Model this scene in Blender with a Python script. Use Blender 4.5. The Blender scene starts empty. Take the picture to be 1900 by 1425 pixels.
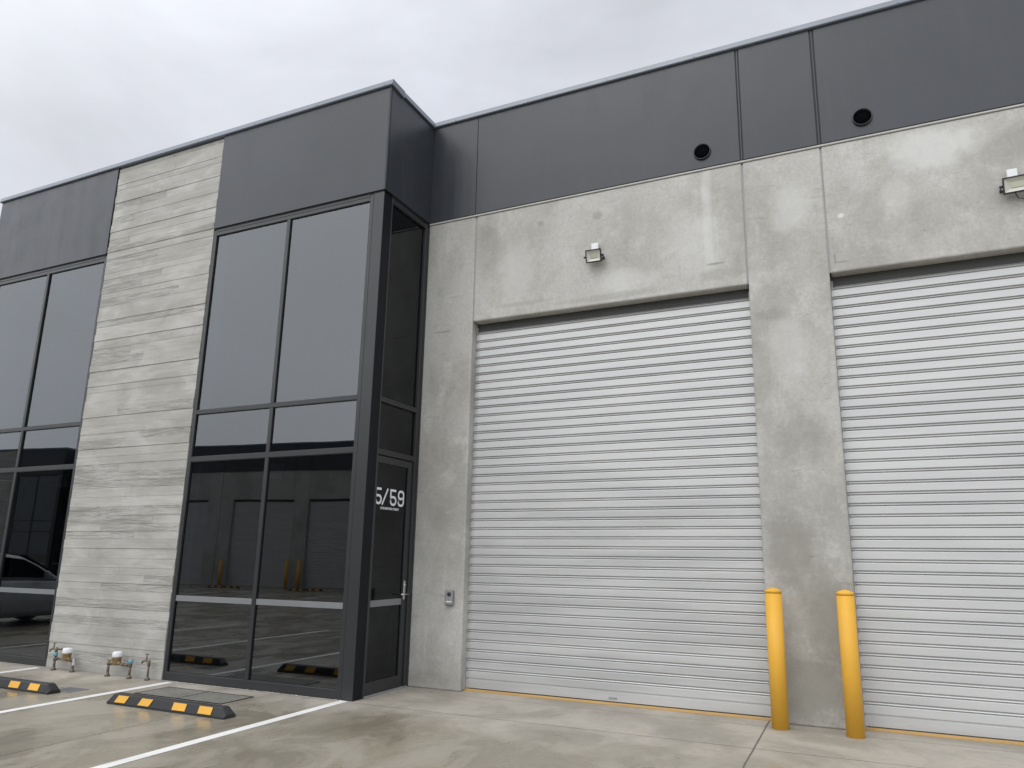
import bpy, bmesh, math, random
from mathutils import Vector, Matrix
random.seed(7)
scene = bpy.context.scene
C = scene.collection
R = math.radians

# ---------------------------------------------------------------- camera
cam_d = bpy.data.cameras.new('camera'); cam = bpy.data.objects.new('camera', cam_d); C.objects.link(cam)
pitch, yaw, roll = 0.21174, -0.41708, 0.012565
f = Vector((math.sin(yaw)*math.cos(pitch), math.cos(yaw)*math.cos(pitch), math.sin(pitch)))
rt = Vector((math.cos(yaw), -math.sin(yaw), 0)); up = rt.cross(f)
r2 = rt*math.cos(roll)+up*math.sin(roll); u2 = -rt*math.sin(roll)+up*math.cos(roll)
M = Matrix((r2, u2, -f)).transposed().to_4x4(); M.translation = Vector((5.2976, -7.9796, 1.6))
cam.matrix_world = M
cam_d.sensor_width = 36; cam_d.lens = 25.0137
cam_d.shift_x = -51.01/1900; cam_d.shift_y = 37.85/1900
cam_d.clip_start = .05; cam_d.clip_end = 2000
scene.camera = cam

# ---------------------------------------------------------------- world: overcast sky
SUN_EL, SUN_AZ = R(52), R(200)      # azimuth measured from +Y towards +X
sd = Vector((math.sin(SUN_AZ)*math.cos(SUN_EL), math.cos(SUN_AZ)*math.cos(SUN_EL), math.sin(SUN_EL)))
world = bpy.data.worlds.new('World'); scene.world = world; world.use_nodes = True
nt = world.node_tree; nt.nodes.clear(); N = nt.nodes; L = nt.links
def wn(t, **k):
    n = N.new(t)
    for a, b in k.items(): setattr(n, a, b)
    return n
out = wn('ShaderNodeOutputWorld'); mix = wn('ShaderNodeMixShader')
sky = wn('ShaderNodeTexSky', sky_type='NISHITA', sun_disc=False, sun_elevation=SUN_EL, sun_rotation=SUN_AZ)
bg1 = wn('ShaderNodeBackground'); bg1.inputs[1].default_value = .1; L.new(sky.outputs[0], bg1.inputs[0])
tc = wn('ShaderNodeTexCoord')
mp = wn('ShaderNodeMapping'); mp.inputs['Scale'].default_value = (1, 1, 1.8); mp.inputs['Location'].default_value = (.35, 0, .1); L.new(tc.outputs['Generated'], mp.inputs[0])
n1 = wn('ShaderNodeTexNoise'); n1.inputs['Scale'].default_value = 2.6; n1.inputs['Detail'].default_value = 6; n1.inputs['Roughness'].default_value = .5; n1.inputs['Distortion'].default_value = .5
L.new(mp.outputs[0], n1.inputs['Vector'])
cr = wn('ShaderNodeValToRGB'); cr.color_ramp.elements[0].position = .34; cr.color_ramp.elements[1].position = .62
cr.color_ramp.elements[0].color = (.60, .615, .66, 1); cr.color_ramp.elements[1].color = (.78, .805, .88, 1)
L.new(n1.outputs[0], cr.inputs[0])
# the cloud deck is brighter around the hidden sun
dt = wn('ShaderNodeVectorMath', operation='DOT_PRODUCT'); L.new(tc.outputs['Generated'], dt.inputs[0]); dt.inputs[1].default_value = sd
mr = wn('ShaderNodeMapRange', interpolation_type='SMOOTHSTEP'); mr.inputs[1].default_value = .1; mr.inputs[2].default_value = 1.0; mr.inputs[3].default_value = 1.0; mr.inputs[4].default_value = 2.5
L.new(dt.outputs['Value'], mr.inputs[0])
mr2 = wn('ShaderNodeMapRange', interpolation_type='SMOOTHSTEP'); mr2.inputs[1].default_value = .1; mr2.inputs[2].default_value = .8; mr2.inputs[4].default_value = .75; L.new(dt.outputs['Value'], mr2.inputs[0])
wm = wn('ShaderNodeMix', data_type='RGBA'); L.new(mr2.outputs[0], wm.inputs[0]); L.new(cr.outputs[0], wm.inputs[6]); wm.inputs[7].default_value = (.80, .81, .825, 1)
sc = wn('ShaderNodeVectorMath', operation='SCALE'); L.new(wm.outputs[2], sc.inputs[0]); L.new(mr.outputs[0], sc.inputs['Scale'])
bg2 = wn('ShaderNodeBackground'); L.new(sc.outputs[0], bg2.inputs[0]); bg2.inputs[1].default_value = 1.0
mix.inputs[0].default_value = .94
L.new(bg1.outputs[0], mix.inputs[1]); L.new(bg2.outputs[0], mix.inputs[2]); L.new(mix.outputs[0], out.inputs[0])

sun_d = bpy.data.lights.new('sun', 'SUN'); sun = bpy.data.objects.new('sun', sun_d); C.objects.link(sun)
sun_d.energy = .65; sun_d.angle = R(28); sun_d.color = (1, .965, .915)
sun.rotation_euler = sd.to_track_quat('Z', 'Y').to_euler(); sun.location = sd*60

vs = scene.view_settings
scene.display_settings.display_device = 'sRGB'
vs.view_transform = 'Standard'; vs.look = 'None'; vs.gamma = 1; vs.exposure = 0; vs.use_curve_mapping = False
scene.render.engine = 'CYCLES'
scene.cycles.max_bounces = 8; scene.cycles.transparent_max_bounces = 12

# ---------------------------------------------------------------- helpers
class Nodes:
    def __init__(s, name):
        s.m = bpy.data.materials.new(name); s.m.use_nodes = True
        s.t = s.m.node_tree; s.t.nodes.clear()
        s.out = s.n('ShaderNodeOutputMaterial'); s._pos = None
    def n(s, t, **k):
        x = s.t.nodes.new(t)
        for a, b in k.items(): setattr(x, a, b)
        return x
    def l(s, a, b): s.t.links.new(a, b)
    def put(s, sock, v):
        if hasattr(v, 'is_output') or isinstance(v, bpy.types.NodeSocket): s.l(v, sock)
        else: sock.default_value = v
    def pos(s, scale=(1, 1, 1), loc=(0, 0, 0)):
        if s._pos is None: s._pos = s.n('ShaderNodeNewGeometry').outputs['Position']
        m = s.n('ShaderNodeMapping'); m.inputs['Scale'].default_value = scale; m.inputs['Location'].default_value = loc
        s.l(s._pos, m.inputs[0]); return m.outputs[0]
    def noise(s, vec, scale, detail=4, rough=.55, dist=0.0):
        x = s.n('ShaderNodeTexNoise'); s.l(vec, x.inputs['Vector'])
        x.inputs['Scale'].default_value = scale; x.inputs['Detail'].default_value = detail
        x.inputs['Roughness'].default_value = rough; x.inputs['Distortion'].default_value = dist
        return x.outputs[0]
    def remap(s, v, a, b, c=0.0, d=1.0, smooth=True):
        x = s.n('ShaderNodeMapRange', interpolation_type='SMOOTHSTEP' if smooth else 'LINEAR')
        s.l(v, x.inputs[0])
        for i, q in enumerate((a, b, c, d)): x.inputs[1+i].default_value = q
        return x.outputs[0]
    def math(s, op, a, b=0.0, c=0.0):
        x = s.n('ShaderNodeMath', operation=op); s.put(x.inputs[0], a); s.put(x.inputs[1], b)
        if op in ('MULTIPLY_ADD',): s.put(x.inputs[2], c)
        return x.outputs[0]
    def mixc(s, fac, a, b, mode='MIX'):
        x = s.n('ShaderNodeMix', data_type='RGBA', blend_type=mode)
        s.put(x.inputs[0], fac); s.put(x.inputs[6], a); s.put(x.inputs[7], b); return x.outputs[2]
    def bump(s, h, strength=.3, dist=.01, prev=None):
        x = s.n('ShaderNodeBump'); x.inputs['Strength'].default_value = strength; x.inputs['Distance'].default_value = dist
        s.l(h, x.inputs['Height'])
        if prev is not None: s.l(prev, x.inputs['Normal'])
        return x.outputs[0]
    def bsdf(s, col, rough=.6, metal=0.0, normal=None, spec=.5, **k):
        b = s.n('ShaderNodeBsdfPrincipled'); s.put(b.inputs['Base Color'], col); s.put(b.inputs['Roughness'], rough)
        s.put(b.inputs['Metallic'], metal); b.inputs['Specular IOR Level'].default_value = spec
        if normal is not None: s.l(normal, b.inputs['Normal'])
        for a, v in k.items(): b.inputs[a].default_value = v
        s.l(b.outputs[0], s.out.inputs[0]); return b

def c4(r, g, b): return (r, g, b, 1.0)
MAT = {}

def mat_concrete():
    w = Nodes('precast_concrete')
    p = w.pos(); 
    big = w.noise(w.pos((1, 1, .8), (3.1, 0, 0)), .7, 5, .6)
    med = w.noise(w.pos((1, 1, .8), (0, 0, 6)), 1.9, 6, .66)
    fine = w.noise(p, 30, 5, .75)
    vert = w.noise(w.pos((4.5, 1, .3)), 1.5, 5, .65)
    cloud = w.noise(w.pos((1, 1, 1), (8, 0, 2)), 3.4, 5, .7, .3)
    col = w.mixc(w.remap(big, .38, .60), c4(.372, .361, .330), c4(.475, .468, .440))
    col = w.mixc(w.math('MULTIPLY', w.remap(med, .50, .66), .45), col, c4(.60, .60, .575))
    col = w.mixc(w.math('MULTIPLY', w.remap(med, .46, .30), .45), col, c4(.30, .296, .265))
    col = w.mixc(w.math('MULTIPLY', w.remap(cloud, .54, .70), .30), col, c4(.62, .62, .60))
    col = w.mixc(w.math('MULTIPLY', w.remap(cloud, .46, .32), .28), col, c4(.29, .285, .25))
    col = w.mixc(w.math('MULTIPLY', w.remap(vert, .58, .74), .35), col, c4(.62, .62, .60))
    col = w.mixc(w.math('MULTIPLY', w.remap(vert, .42, .30), .25), col, c4(.31, .305, .27))
    grit = w.noise(w.pos((1, 1, .9), (4, 0, 4)), 10, 6, .8)
    col = w.mixc(w.math('MULTIPLY', w.remap(grit, .50, .66), .22), col, c4(.62, .62, .60))
    col = w.mixc(w.math('MULTIPLY', w.remap(grit, .48, .34), .22), col, c4(.25, .245, .22))
    col = w.mixc(w.math('MULTIPLY', w.remap(fine, .40, .65), .28), col, c4(.26, .26, .245))
    # trowel arcs and scuffs
    sc_ = w.noise(w.pos((1.2, 1, 9.0), (5, 0, 1)), 1.8, 3, .5, 1.6)
    col = w.mixc(w.math('MULTIPLY', w.remap(sc_, .67, .70), .22), col, c4(.19, .185, .16))
    spx = w.n('ShaderNodeSeparateXYZ'); w.l(p, spx.inputs[0])
    dx = w.math('ABSOLUTE', w.math('SUBTRACT', w.math('ADD', spx.outputs[0], w.math('MULTIPLY', w.math('SUBTRACT', med, .5), .10)), 3.93))
    stk = w.math('MULTIPLY', w.remap(dx, .085, .02), w.remap(spx.outputs[2], 4.5, 5.4))
    col = w.mixc(w.math('MULTIPLY', w.math('MULTIPLY', stk, w.remap(fine, .3, .6, .5, 1.0)), .32), col, c4(.74, .745, .73))
    wob = w.math('MULTIPLY', w.math('SUBTRACT', cloud, .5), .9)
    wob2 = w.math('MULTIPLY', w.math('SUBTRACT', w.noise(w.pos((1, 1, 1), (3, 0, 9)), 4.5, 5, .7), .5), .9)
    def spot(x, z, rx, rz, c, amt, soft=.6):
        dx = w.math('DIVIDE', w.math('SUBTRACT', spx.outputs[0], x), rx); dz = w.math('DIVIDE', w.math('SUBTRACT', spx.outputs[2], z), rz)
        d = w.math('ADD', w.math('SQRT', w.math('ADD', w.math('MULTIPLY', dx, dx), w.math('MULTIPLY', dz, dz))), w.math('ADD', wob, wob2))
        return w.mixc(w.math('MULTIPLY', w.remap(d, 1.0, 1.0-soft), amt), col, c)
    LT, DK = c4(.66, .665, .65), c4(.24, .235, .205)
    for a_ in ((6.28, 5.95, .55, .33, LT, .6), (4.86, 5.55, .30, .42, LT, .35), (4.75, 3.9, .30, .5, LT, .35), (3.75, 5.3, .5, .5, LT, .25), (1.4, 5.3, .35, .6, LT, .3), (2.9, 4.95, .5, .2, LT, .35),
               (.95, 5.75, .25, .6, DK, .35), (2.55, 5.9, .10, .07, DK, .5), (1.75, 5.93, .06, .05, DK, .5), (4.0, 5.0, .14, .02, DK, .7), (4.08, 4.86, .30, .10, DK, .3), (2.7, 4.78, .9, .06, DK, .3), (1.5, 4.85, .5, .04, DK, .3),
               (5.29, 4.85, .018, .09, DK, .6), (5.36, 4.80, .09, .015, DK, .6), (5.385, 5.344, .045, .04, LT, .9), (6.75, 6.0, .09, .07, DK, .35), (6.70, 5.95, .22, .2, LT, .35), (5.95, 5.45, .18, .3, LT, .3), (4.6, 4.3, .25, .12, DK, .4), (.45, 3.8, .12, .18, DK, .35), (.30, 4.6, .2, .02, DK, .6), (.35, 2.2, .3, .4, DK, .25), (7.0, 5.8, .5, .25, DK, .25), (6.3, 5.2, .5, .35, DK, .25),
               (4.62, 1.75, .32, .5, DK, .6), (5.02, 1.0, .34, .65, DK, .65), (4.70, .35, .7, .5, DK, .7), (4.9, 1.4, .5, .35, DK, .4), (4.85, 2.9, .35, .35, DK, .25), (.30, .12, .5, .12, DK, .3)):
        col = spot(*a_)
    # blow holes
    vo = w.n('ShaderNodeTexVoronoi', feature='F1'); w.l(p, vo.inputs['Vector']); vo.inputs['Scale'].default_value = 11
    hole = w.math('MULTIPLY', w.remap(vo.outputs['Distance'], .085, .04), w.remap(w.noise(p, 3.1, 2), .52, .6))
    col = w.mixc(w.math('MULTIPLY', hole, .6), col, c4(.12, .12, .11))
    nb = w.bump(fine, .18, .004); nb = w.bump(med, .12, .02, nb)
    w.bsdf(col, w.remap(med, .3, .7, .62, .82), 0, nb, .35)
    return w.m
MAT['concrete'] = mat_concrete()

def mat_blade():
    w = Nodes('board_marked_concrete')
    at = w.n('ShaderNodeAttribute', attribute_name='tone')
    sep = w.n('ShaderNodeSeparateColor'); w.l(at.outputs['Color'], sep.inputs[0])
    tone, grain, off = sep.outputs[0], sep.outputs[1], sep.outputs[2]
    p = w.pos()
    add = w.n('ShaderNodeCombineXYZ'); w.l(w.math('MULTIPLY', off, 37.0), add.inputs[0]); w.l(w.math('MULTIPLY', off, 11.0), add.inputs[2])
    va = w.n('ShaderNodeVectorMath', operation='ADD'); w.l(p, va.inputs[0]); w.l(add.outputs[0], va.inputs[1])
    mp_ = w.n('ShaderNodeMapping'); mp_.inputs['Scale'].default_value = (.9, 1, 9); w.l(va.outputs[0], mp_.inputs[0])
    gn = w.noise(mp_.outputs[0], 1.5, 2, .45, .7)
    rings = w.math('SINE', w.math('MULTIPLY', gn, 150.0))
    fib = w.n('ShaderNodeMapping'); fib.inputs['Scale'].default_value = (3, 1, 90); w.l(va.outputs[0], fib.inputs[0])
    fb = w.noise(fib.outputs[0], 1.2, 4, .6)
    mott = w.noise(w.pos((.8, 1, 1.7)), 1.7, 5, .6, .5)
    big = w.noise(w.pos((1, 1, 1), (7, 0, 4)), .8, 3, .5)
    col = w.mixc(tone, c4(.385, .378, .352), c4(.435, .428, .400))
    stk = w.noise(w.pos((.55, 1, 9.5), (2, 0, 3)), 1.5, 5, .65, .2)
    col = w.mixc(w.math('MULTIPLY', w.remap(stk, .50, .64), .25), col, c4(.60, .60, .57))
    col = w.mixc(w.math('MULTIPLY', w.remap(stk, .47, .36), .30), col, c4(.29, .285, .25))
    col = w.mixc(w.math('MULTIPLY', w.remap(mott, .46, .66), .55), col, c4(.56, .555, .53))
    col = w.mixc(w.math('MULTIPLY', w.remap(mott, .47, .33), .45), col, c4(.30, .296, .265))
    col = w.mixc(w.math('MULTIPLY', w.remap(big, .52, .7), .35), col, c4(.34, .335, .30))
    col = w.mixc(w.math('MULTIPLY', w.remap(fb, .35, .65), .2), col, c4(.24, .24, .21))
    col = w.mixc(w.math('MULTIPLY', w.math('MULTIPLY', w.remap(rings, .55, 1.0), grain), .14), col, c4(.22, .22, .19))
    h = w.math('MULTIPLY', rings, w.math('MULTIPLY', grain, .55))
    nb = w.bump(h, .7, .005); nb = w.bump(fb, .3, .004, nb); nb = w.bump(w.noise(p, 9, 4, .6), .25, .01, nb)
    w.bsdf(col, .75, 0, nb, .3)
    return w.m
MAT['blade'] = mat_blade()

def mat_ground():
    w = Nodes('concrete_pavement')
    pos = w.pos(); sp = w.n('ShaderNodeSeparateXYZ'); w.l(pos, sp.inputs[0]); X, Y = sp.outputs[0], sp.outputs[1]
    big = w.noise(w.pos((1, 1, 1), (2, 5, 0)), .33, 4, .55, .5)
    med = w.noise(w.pos((1, .7, 1)), 1.3, 5, .62, .8)
    fine = w.noise(pos, 16, 6, .7)
    edge = w.noise(w.pos((1, 1, 1), (0, 3, 0)), 1.1, 5, .65, .4)
    col = w.mixc(w.remap(big, .38, .62), c4(.240, .212, .160), c4(.315, .285, .224))
    col = w.mixc(w.math('MULTIPLY', w.remap(med, .51, .60), .5), col, c4(.385, .36, .305))
    col = w.mixc(w.math('MULTIPLY', w.remap(med, .46, .39), .5), col, c4(.175, .154, .116))
    # the unsealed dusty strip along the building, paler with a ragged edge
    yy = w.math('ADD', Y, w.math('MULTIPLY', w.math('SUBTRACT', edge, .5), 1.9))
    strip = w.math('MULTIPLY', w.remap(yy, -2.1, -1.05), w.remap(Y, -3.6, -2.6))
    dust = w.mixc(w.remap(edge, .35, .65), c4(.29, .266, .226), c4(.44, .405, .352))
    col = w.mixc(w.math('MULTIPLY', strip, .85), col, dust)
    # drips, scuffs
    st = w.noise(w.pos((.5, 3.0, 1), (9, 0, 0)), 1.2, 4, .6, 1.2)
    col = w.mixc(w.math('MULTIPLY', w.remap(st, .60, .70), .3), col, c4(.20, .185, .155))
    vo = w.n('ShaderNodeTexVoronoi', feature='F1'); w.l(pos, vo.inputs['Vector']); vo.inputs['Scale'].default_value = 3.3
    dot = w.math('MULTIPLY', w.remap(vo.outputs['Distance'], .05, .03), w.remap(w.noise(pos, 1.7, 2), .5, .56))
    col = w.mixc(w.math('MULTIPLY', dot, .6), col, c4(.1, .1, .09))
    col = w.mixc(w.math('MULTIPLY', w.remap(fine, .4, .7), .18), col, c4(.13, .12, .10))
    # saw cuts
    wob = w.math('MULTIPLY', w.math('SUBTRACT', w.noise(pos, 3.0, 3), .5), .012)
    def cut(coord, at, half, lo=None, along=None):
        d = w.math('ABSOLUTE', w.math('SUBTRACT', w.math('ADD', coord, wob), at))
        return w.remap(d, half, half*.55)
    j = cut(X, 4.335, .010)
    for a, hw in ((-1.085, .008), (10.0, .01), (-7.35, .008), (-13.7, .01)): j = w.math('MAXIMUM', j, cut(X, a, hw))
    for a, hw in ((-1.12, .0075), (-7.6, .009), (-13.5, .009), (-20.5, .009)): j = w.math('MAXIMUM', j, cut(Y, a, hw))
    reb = cut(Y, -.20, .016); reb = w.math('MULTIPLY', reb, w.math('MULTIPLY', w.remap(X, .5, .9), w.remap(edge, .3, .62, .25, .9)))
    col = w.mixc(w.math('MULTIPLY', j, .8), col, c4(.055, .05, .045))
    col = w.mixc(w.math('MULTIPLY', reb, .6), col, c4(.12, .115, .1))
    rough = w.math('ADD', w.remap(med, .3, .7, .17, .36), w.math('MULTIPLY', strip, .32))
    nb = w.bump(fine, .10, .003); nb = w.bump(w.math('SUBTRACT', 1.0, j), .6, .006, nb)
    w.bsdf(col, rough, 0, nb, .5)
    return w.m
MAT['ground'] = mat_ground()

def mat_metal_paint(name, col, rough, ripple=.0, spec=.5, var=.1):
    w = Nodes(name)
    n_ = w.noise(w.pos(), 1.3, 3, .5)
    dk = tuple(v*(1-var) for v in col[:3])+(1,)
    c_ = w.mixc(w.remap(n_, .35, .65), col, dk)
    fine = w.noise(w.pos(), 2.5, 3, .6)
    nb = w.bump(n_, .25, ripple) if ripple else None
    ru = w.remap(fine, .3, .7, rough-.03, rough+.04)
    if ripple:      # rain-washed streaks and dust on the big sheets
        stq = w.noise(w.pos((2.4, 2.4, .22)), 2.0, 5, .65); ru = w.math('ADD', ru, w.remap(stq, .4, .7, -.03, .08))
        c_ = w.mixc(w.math('MULTIPLY', w.remap(stq, .5, .75), .05), c_, c4(.22, .22, .21))
    w.bsdf(c_, ru, 0, nb, spec)
    return w.m
MAT['clad'] = mat_metal_paint('charcoal_cladding', c4(.033, .038, .047), .34, .012, .5)
MAT['flash'] = mat_metal_paint('sky_lit_flashing', c4(.17, .20, .245), .34, 0, .6)  # same charcoal metal as the cladding; sky reflection put into the paler colour
MAT['frame'] = mat_metal_paint('dark_aluminium', c4(.029, .031, .034), .36, 0, .5)
MAT['post'] = mat_metal_paint('shaded_post_cladding', c4(.010, .012, .016), .5, 0, .15)  # darker than the post's front plate; the sides' shade is in the colour
MAT['seam'] = mat_metal_paint('dark_seam', c4(.012, .013, .015), .6)
MAT['rail'] = mat_metal_paint('grey_rail', c4(.20, .21, .22), .5)
MAT['yellow'] = mat_metal_paint('yellow_paint', c4(.76, .415, .05), .5, 0, .35, .08)
MAT['yellow2'] = mat_metal_paint('yellow_reflective', c4(.80, .43, .05), .4, 0, .5, .1)
MAT['seal'] = mat_metal_paint('yellow_rubber_seal', c4(.44, .27, .09), .5)
MAT['rubber'] = mat_metal_paint('black_rubber', c4(.035, .036, .038), .55, 0, .4, .3)
MAT['black'] = mat_metal_paint('black_plastic', c4(.02, .021, .025), .45)
MAT['void'] = mat_metal_paint('dark_duct', c4(.004, .005, .006), .9, 0, 0)
MAT['white'] = mat_metal_paint('white_plastic', c4(.78, .80, .82), .4, 0, .5, .03)
MAT['blue'] = mat_metal_paint('blue_cap', c4(.14, .31, .38), .5)
MAT['galv'] = mat_metal_paint('dull_steel', c4(.30, .31, .32), .45)
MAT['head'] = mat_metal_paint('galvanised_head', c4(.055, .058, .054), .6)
MAT['ledge'] = mat_metal_paint('pale_strip_and_mortar', c4(.56, .56, .53), .8)
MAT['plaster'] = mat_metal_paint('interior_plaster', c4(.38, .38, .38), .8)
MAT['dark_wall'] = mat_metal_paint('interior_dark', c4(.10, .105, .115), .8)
MAT['carpaint'] = mat_metal_paint('silver_car_paint', c4(.22, .23, .245), .25, 0, .8, .02)

def simple(name, col, rough, metal=0.0, spec=.5):
    w = Nodes(name); n_ = w.noise(w.pos(), 30, 3, .6)
    c_ = w.mixc(w.math('MULTIPLY', w.remap(n_, .3, .7), .35), col, tuple(v*.55 for v in col[:3])+(1,))
    w.bsdf(c_, rough, metal, None, spec); return w.m
MAT['brass'] = simple('tarnished_brass', c4(.33, .24, .13), .5, .5)
MAT['copper'] = simple('dirty_copper_pipe', c4(.17, .14, .11), .55, .4)
MAT['steel'] = simple('brushed_steel', c4(.55, .56, .57), .3, 1.0)
MAT['intercom'] = simple('intercom_metal', c4(.32, .32, .33), .4, .7)
MAT['chrome'] = simple('bright_steel', c4(.8, .8, .8), .2, 1.0)
MAT['cable'] = simple('cable', c4(.07, .07, .08), .5)

def mat_shutter():
    w = Nodes('silver_shutter')
    n_ = w.noise(w.pos((.35, 1, 3)), 1.5, 4, .6)
    col = w.mixc(w.remap(n_, .35, .65), c4(.485, .490, .488), c4(.55, .555, .55))
    w.bsdf(col, w.remap(n_, .3, .7, .34, .48), .3, None, .5)
    return w.m
MAT['shutter'] = mat_shutter()

def mat_line():
    w = Nodes('white_line_paint')
    a = w.noise(w.pos(), 9, 6, .7); b_ = w.noise(w.pos(), 2.0, 3)
    col = w.mixc(w.remap(b_, .35, .65), c4(.72, .72, .70), c4(.80, .80, .78))
    col = w.mixc(w.math('MULTIPLY', w.remap(a, .62, .74), .45), col, c4(.4, .38, .34))
    w.bsdf(col, .5, 0, w.bump(a, .1, .002), .4); return w.m
MAT['line'] = mat_line()

def mat_pit():
    w = Nodes('pit_cover_infill')
    a = w.noise(w.pos(), 60, 5, .8); b_ = w.noise(w.pos(), 2.5, 4, .6)
    col = w.mixc(w.remap(a, .4, .6), c4(.10, .10, .09), c4(.24, .235, .205))
    col = w.mixc(w.math('MULTIPLY', w.remap(b_, .45, .6), .4), col, c4(.25, .24, .21))
    w.bsdf(col, .7, 0, w.bump(a, .5, .004), .3); return w.m
MAT['pit'] = mat_pit()

def mat_glass(name, f0, tint, wav=.0):
    w = Nodes(name)
    nb = None
    if wav:
        nb = w.bump(w.noise(w.pos((1, 1, 1)), .9, 1, .3), wav, .02)
    g = w.n('ShaderNodeBsdfGlossy'); g.inputs['Roughness'].default_value = .008; g.inputs['Color'].default_value = (.94, .975, 1, 1)
    if nb is not None: w.l(nb, g.inputs['Normal'])
    t = w.n('ShaderNodeBsdfTransparent'); t.inputs[0].default_value = tint
    lw = w.n('ShaderNodeLayerWeight'); lw.inputs[0].default_value = .5
    p5 = w.math('POWER', lw.outputs['Facing'], 5.0)
    fac = w.math('MULTIPLY_ADD', p5, 1-f0, f0)
    m_ = w.n('ShaderNodeMixShader'); w.l(fac, m_.inputs[0]); w.l(t.outputs[0], m_.inputs[1]); w.l(g.outputs[0], m_.inputs[2])
    w.l(m_.outputs[0], w.out.inputs[0]); return w.m
MAT['glass'] = mat_glass('tinted_glass', .115, (.36, .38, .41, 1), .06)
MAT['glass_side'] = mat_glass('tinted_glass_side', .05, (.22, .24, .27, 1), .05)
MAT['glass_car'] = mat_glass('car_glass', .06, (.08, .09, .1, 1))
MAT['tray'] = mat_metal_paint('floodlight_reflector', c4(.60, .60, .54), .35, 0, .5, .05)
def mat_lens():
    w = Nodes('floodlight_lens'); w.bsdf(c4(.52, .52, .42), .25, .2, None, .6); return w.m
MAT['lens'] = mat_lens()

# geometry builder ------------------------------------------------
class B:
    def __init__(s): s.bm = bmesh.new()
    def box(s, x0, x1, y0, y1, z0, z1, bev=0.0, seg=1):
        r = bmesh.ops.create_cube(s.bm, size=1)
        vs_ = r['verts']
        for v in vs_:
            v.co = Vector((x0 if v.co.x < 0 else x1, y0 if v.co.y < 0 else y1, z0 if v.co.z < 0 else z1))
        if bev > 0:
            es = list({e for v in vs_ for e in v.link_edges})
            bmesh.ops.bevel(s.bm, geom=es, offset=bev, segments=seg, profile=.5, affect='EDGES')
        return s
    def hexa(s, pts):        # 8 points: bottom 4 (ccw) then top 4
        v = [s.bm.verts.new(p) for p in pts]
        for q in ((3, 2, 1, 0), (4, 5, 6, 7), (0, 1, 5, 4), (1, 2, 6, 5), (2, 3, 7, 6), (3, 0, 4, 7)): s.bm.faces.new([v[i] for i in q])
        return s
    def cyl(s, a, b, r, r2=None, seg=20, caps=True):
        a, b = Vector(a), Vector(b); r2 = r if r2 is None else r2
        d = b-a; q = d.to_track_quat('Z', 'Y').to_matrix()
        ra, rb = [], []
        for i in range(seg):
            t = 2*math.pi*i/seg; o = Vector((math.cos(t), math.sin(t), 0))
            ra.append(s.bm.verts.new(a+q@(o*r))); rb.append(s.bm.verts.new(b+q@(o*r2)))
        for i in range(seg):
            fc = s.bm.faces.new((ra[i], ra[(i+1) % seg], rb[(i+1) % seg], rb[i])); fc.smooth = True
        if caps: s.bm.faces.new(ra[::-1]); s.bm.faces.new(rb)
        return s
    def lathe(s, prof, c=(0, 0, 0), seg=32, axis='Z'):
        c = Vector(c); rings = []
        for r, h in prof:
            ring = []
            for i in range(seg):
                t = 2*math.pi*i/seg
                p = Vector((r*math.cos(t), r*math.sin(t), h)) if axis == 'Z' else Vector((r*math.cos(t), -h, r*math.sin(t)))
                ring.append(s.bm.verts.new(c+p))
            rings.append(ring)
        for a, b in zip(rings, rings[1:]):
            for i in range(seg):
                fc = s.bm.faces.new((a[i], a[(i+1) % seg], b[(i+1) % seg], b[i])); fc.smooth = True
        s.bm.faces.new(rings[0][::-1]); s.bm.faces.new(rings[-1])
        return s
    def tube(s, pts, r, seg=10):
        pts = [Vector(p) for p in pts]; rings = []
        for k, p in enumerate(pts):
            d = (pts[min(k+1, len(pts)-1)]-pts[max(k-1, 0)]).normalized(); q = d.to_track_quat('Z', 'Y').to_matrix()
            rings.append([s.bm.verts.new(p+q@Vector((math.cos(2*math.pi*i/seg)*r, math.sin(2*math.pi*i/seg)*r, 0))) for i in range(seg)])
        for a, b in zip(rings, rings[1:]):
            for i in range(seg):
                fc = s.bm.faces.new((a[i], a[(i+1) % seg], b[(i+1) % seg], b[i])); fc.smooth = True
        s.bm.faces.new(rings[0][::-1]); s.bm.faces.new(rings[-1]); return s
    def prism_x(s, prof, x0, x1):    # profile (y,z) extruded along x, closed
        a = [s.bm.verts.new((x0, y, z)) for y, z in prof]; b = [s.bm.verts.new((x1, y, z)) for y, z in prof]
        n = len(prof)
        for i in range(n): s.bm.faces.new((a[i], a[(i+1) % n], b[(i+1) % n], b[i]))
        s.bm.faces.new(a[::-1]); s.bm.faces.new(b); return s

def tag(o, label=None, cat=None, group=None, kind=None):
    if label: o['label'] = label
    if cat: o['category'] = cat
    if group: o['group'] = group
    if kind: o['kind'] = kind
    return o
def obj(name, b, mat, parent=None, loc=(0, 0, 0)):
    bm = b.bm; bmesh.ops.recalc_face_normals(bm, faces=bm.faces)
    me = bpy.data.meshes.new(name); bm.to_mesh(me); bm.free()
    me.materials.append(MAT[mat] if isinstance(mat, str) else mat)
    o = bpy.data.objects.new(name, me); C.objects.link(o); o.location = loc
    if parent: o.parent = parent
    return o
def empty(name, loc=(0, 0, 0), rz=0):
    o = bpy.data.objects.new(name, None); C.objects.link(o); o.location = loc; o.rotation_euler = (0, 0, rz); o.empty_display_size = .2
    return o
def copy_tree(o, parent=None):
    c = o.copy(); C.objects.link(c); c.parent = parent
    for ch in list(o.children): copy_tree(ch, c)
    return c

# ---------------------------------------------------------------- ground
g = B(); g.bm.faces.new([g.bm.verts.new(p) for p in ((-400, -400, 0), (400, -400, 0), (400, 400, 0), (-400, 400, 0))])
tag(obj('ground', g, 'ground'), kind='structure')

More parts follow.
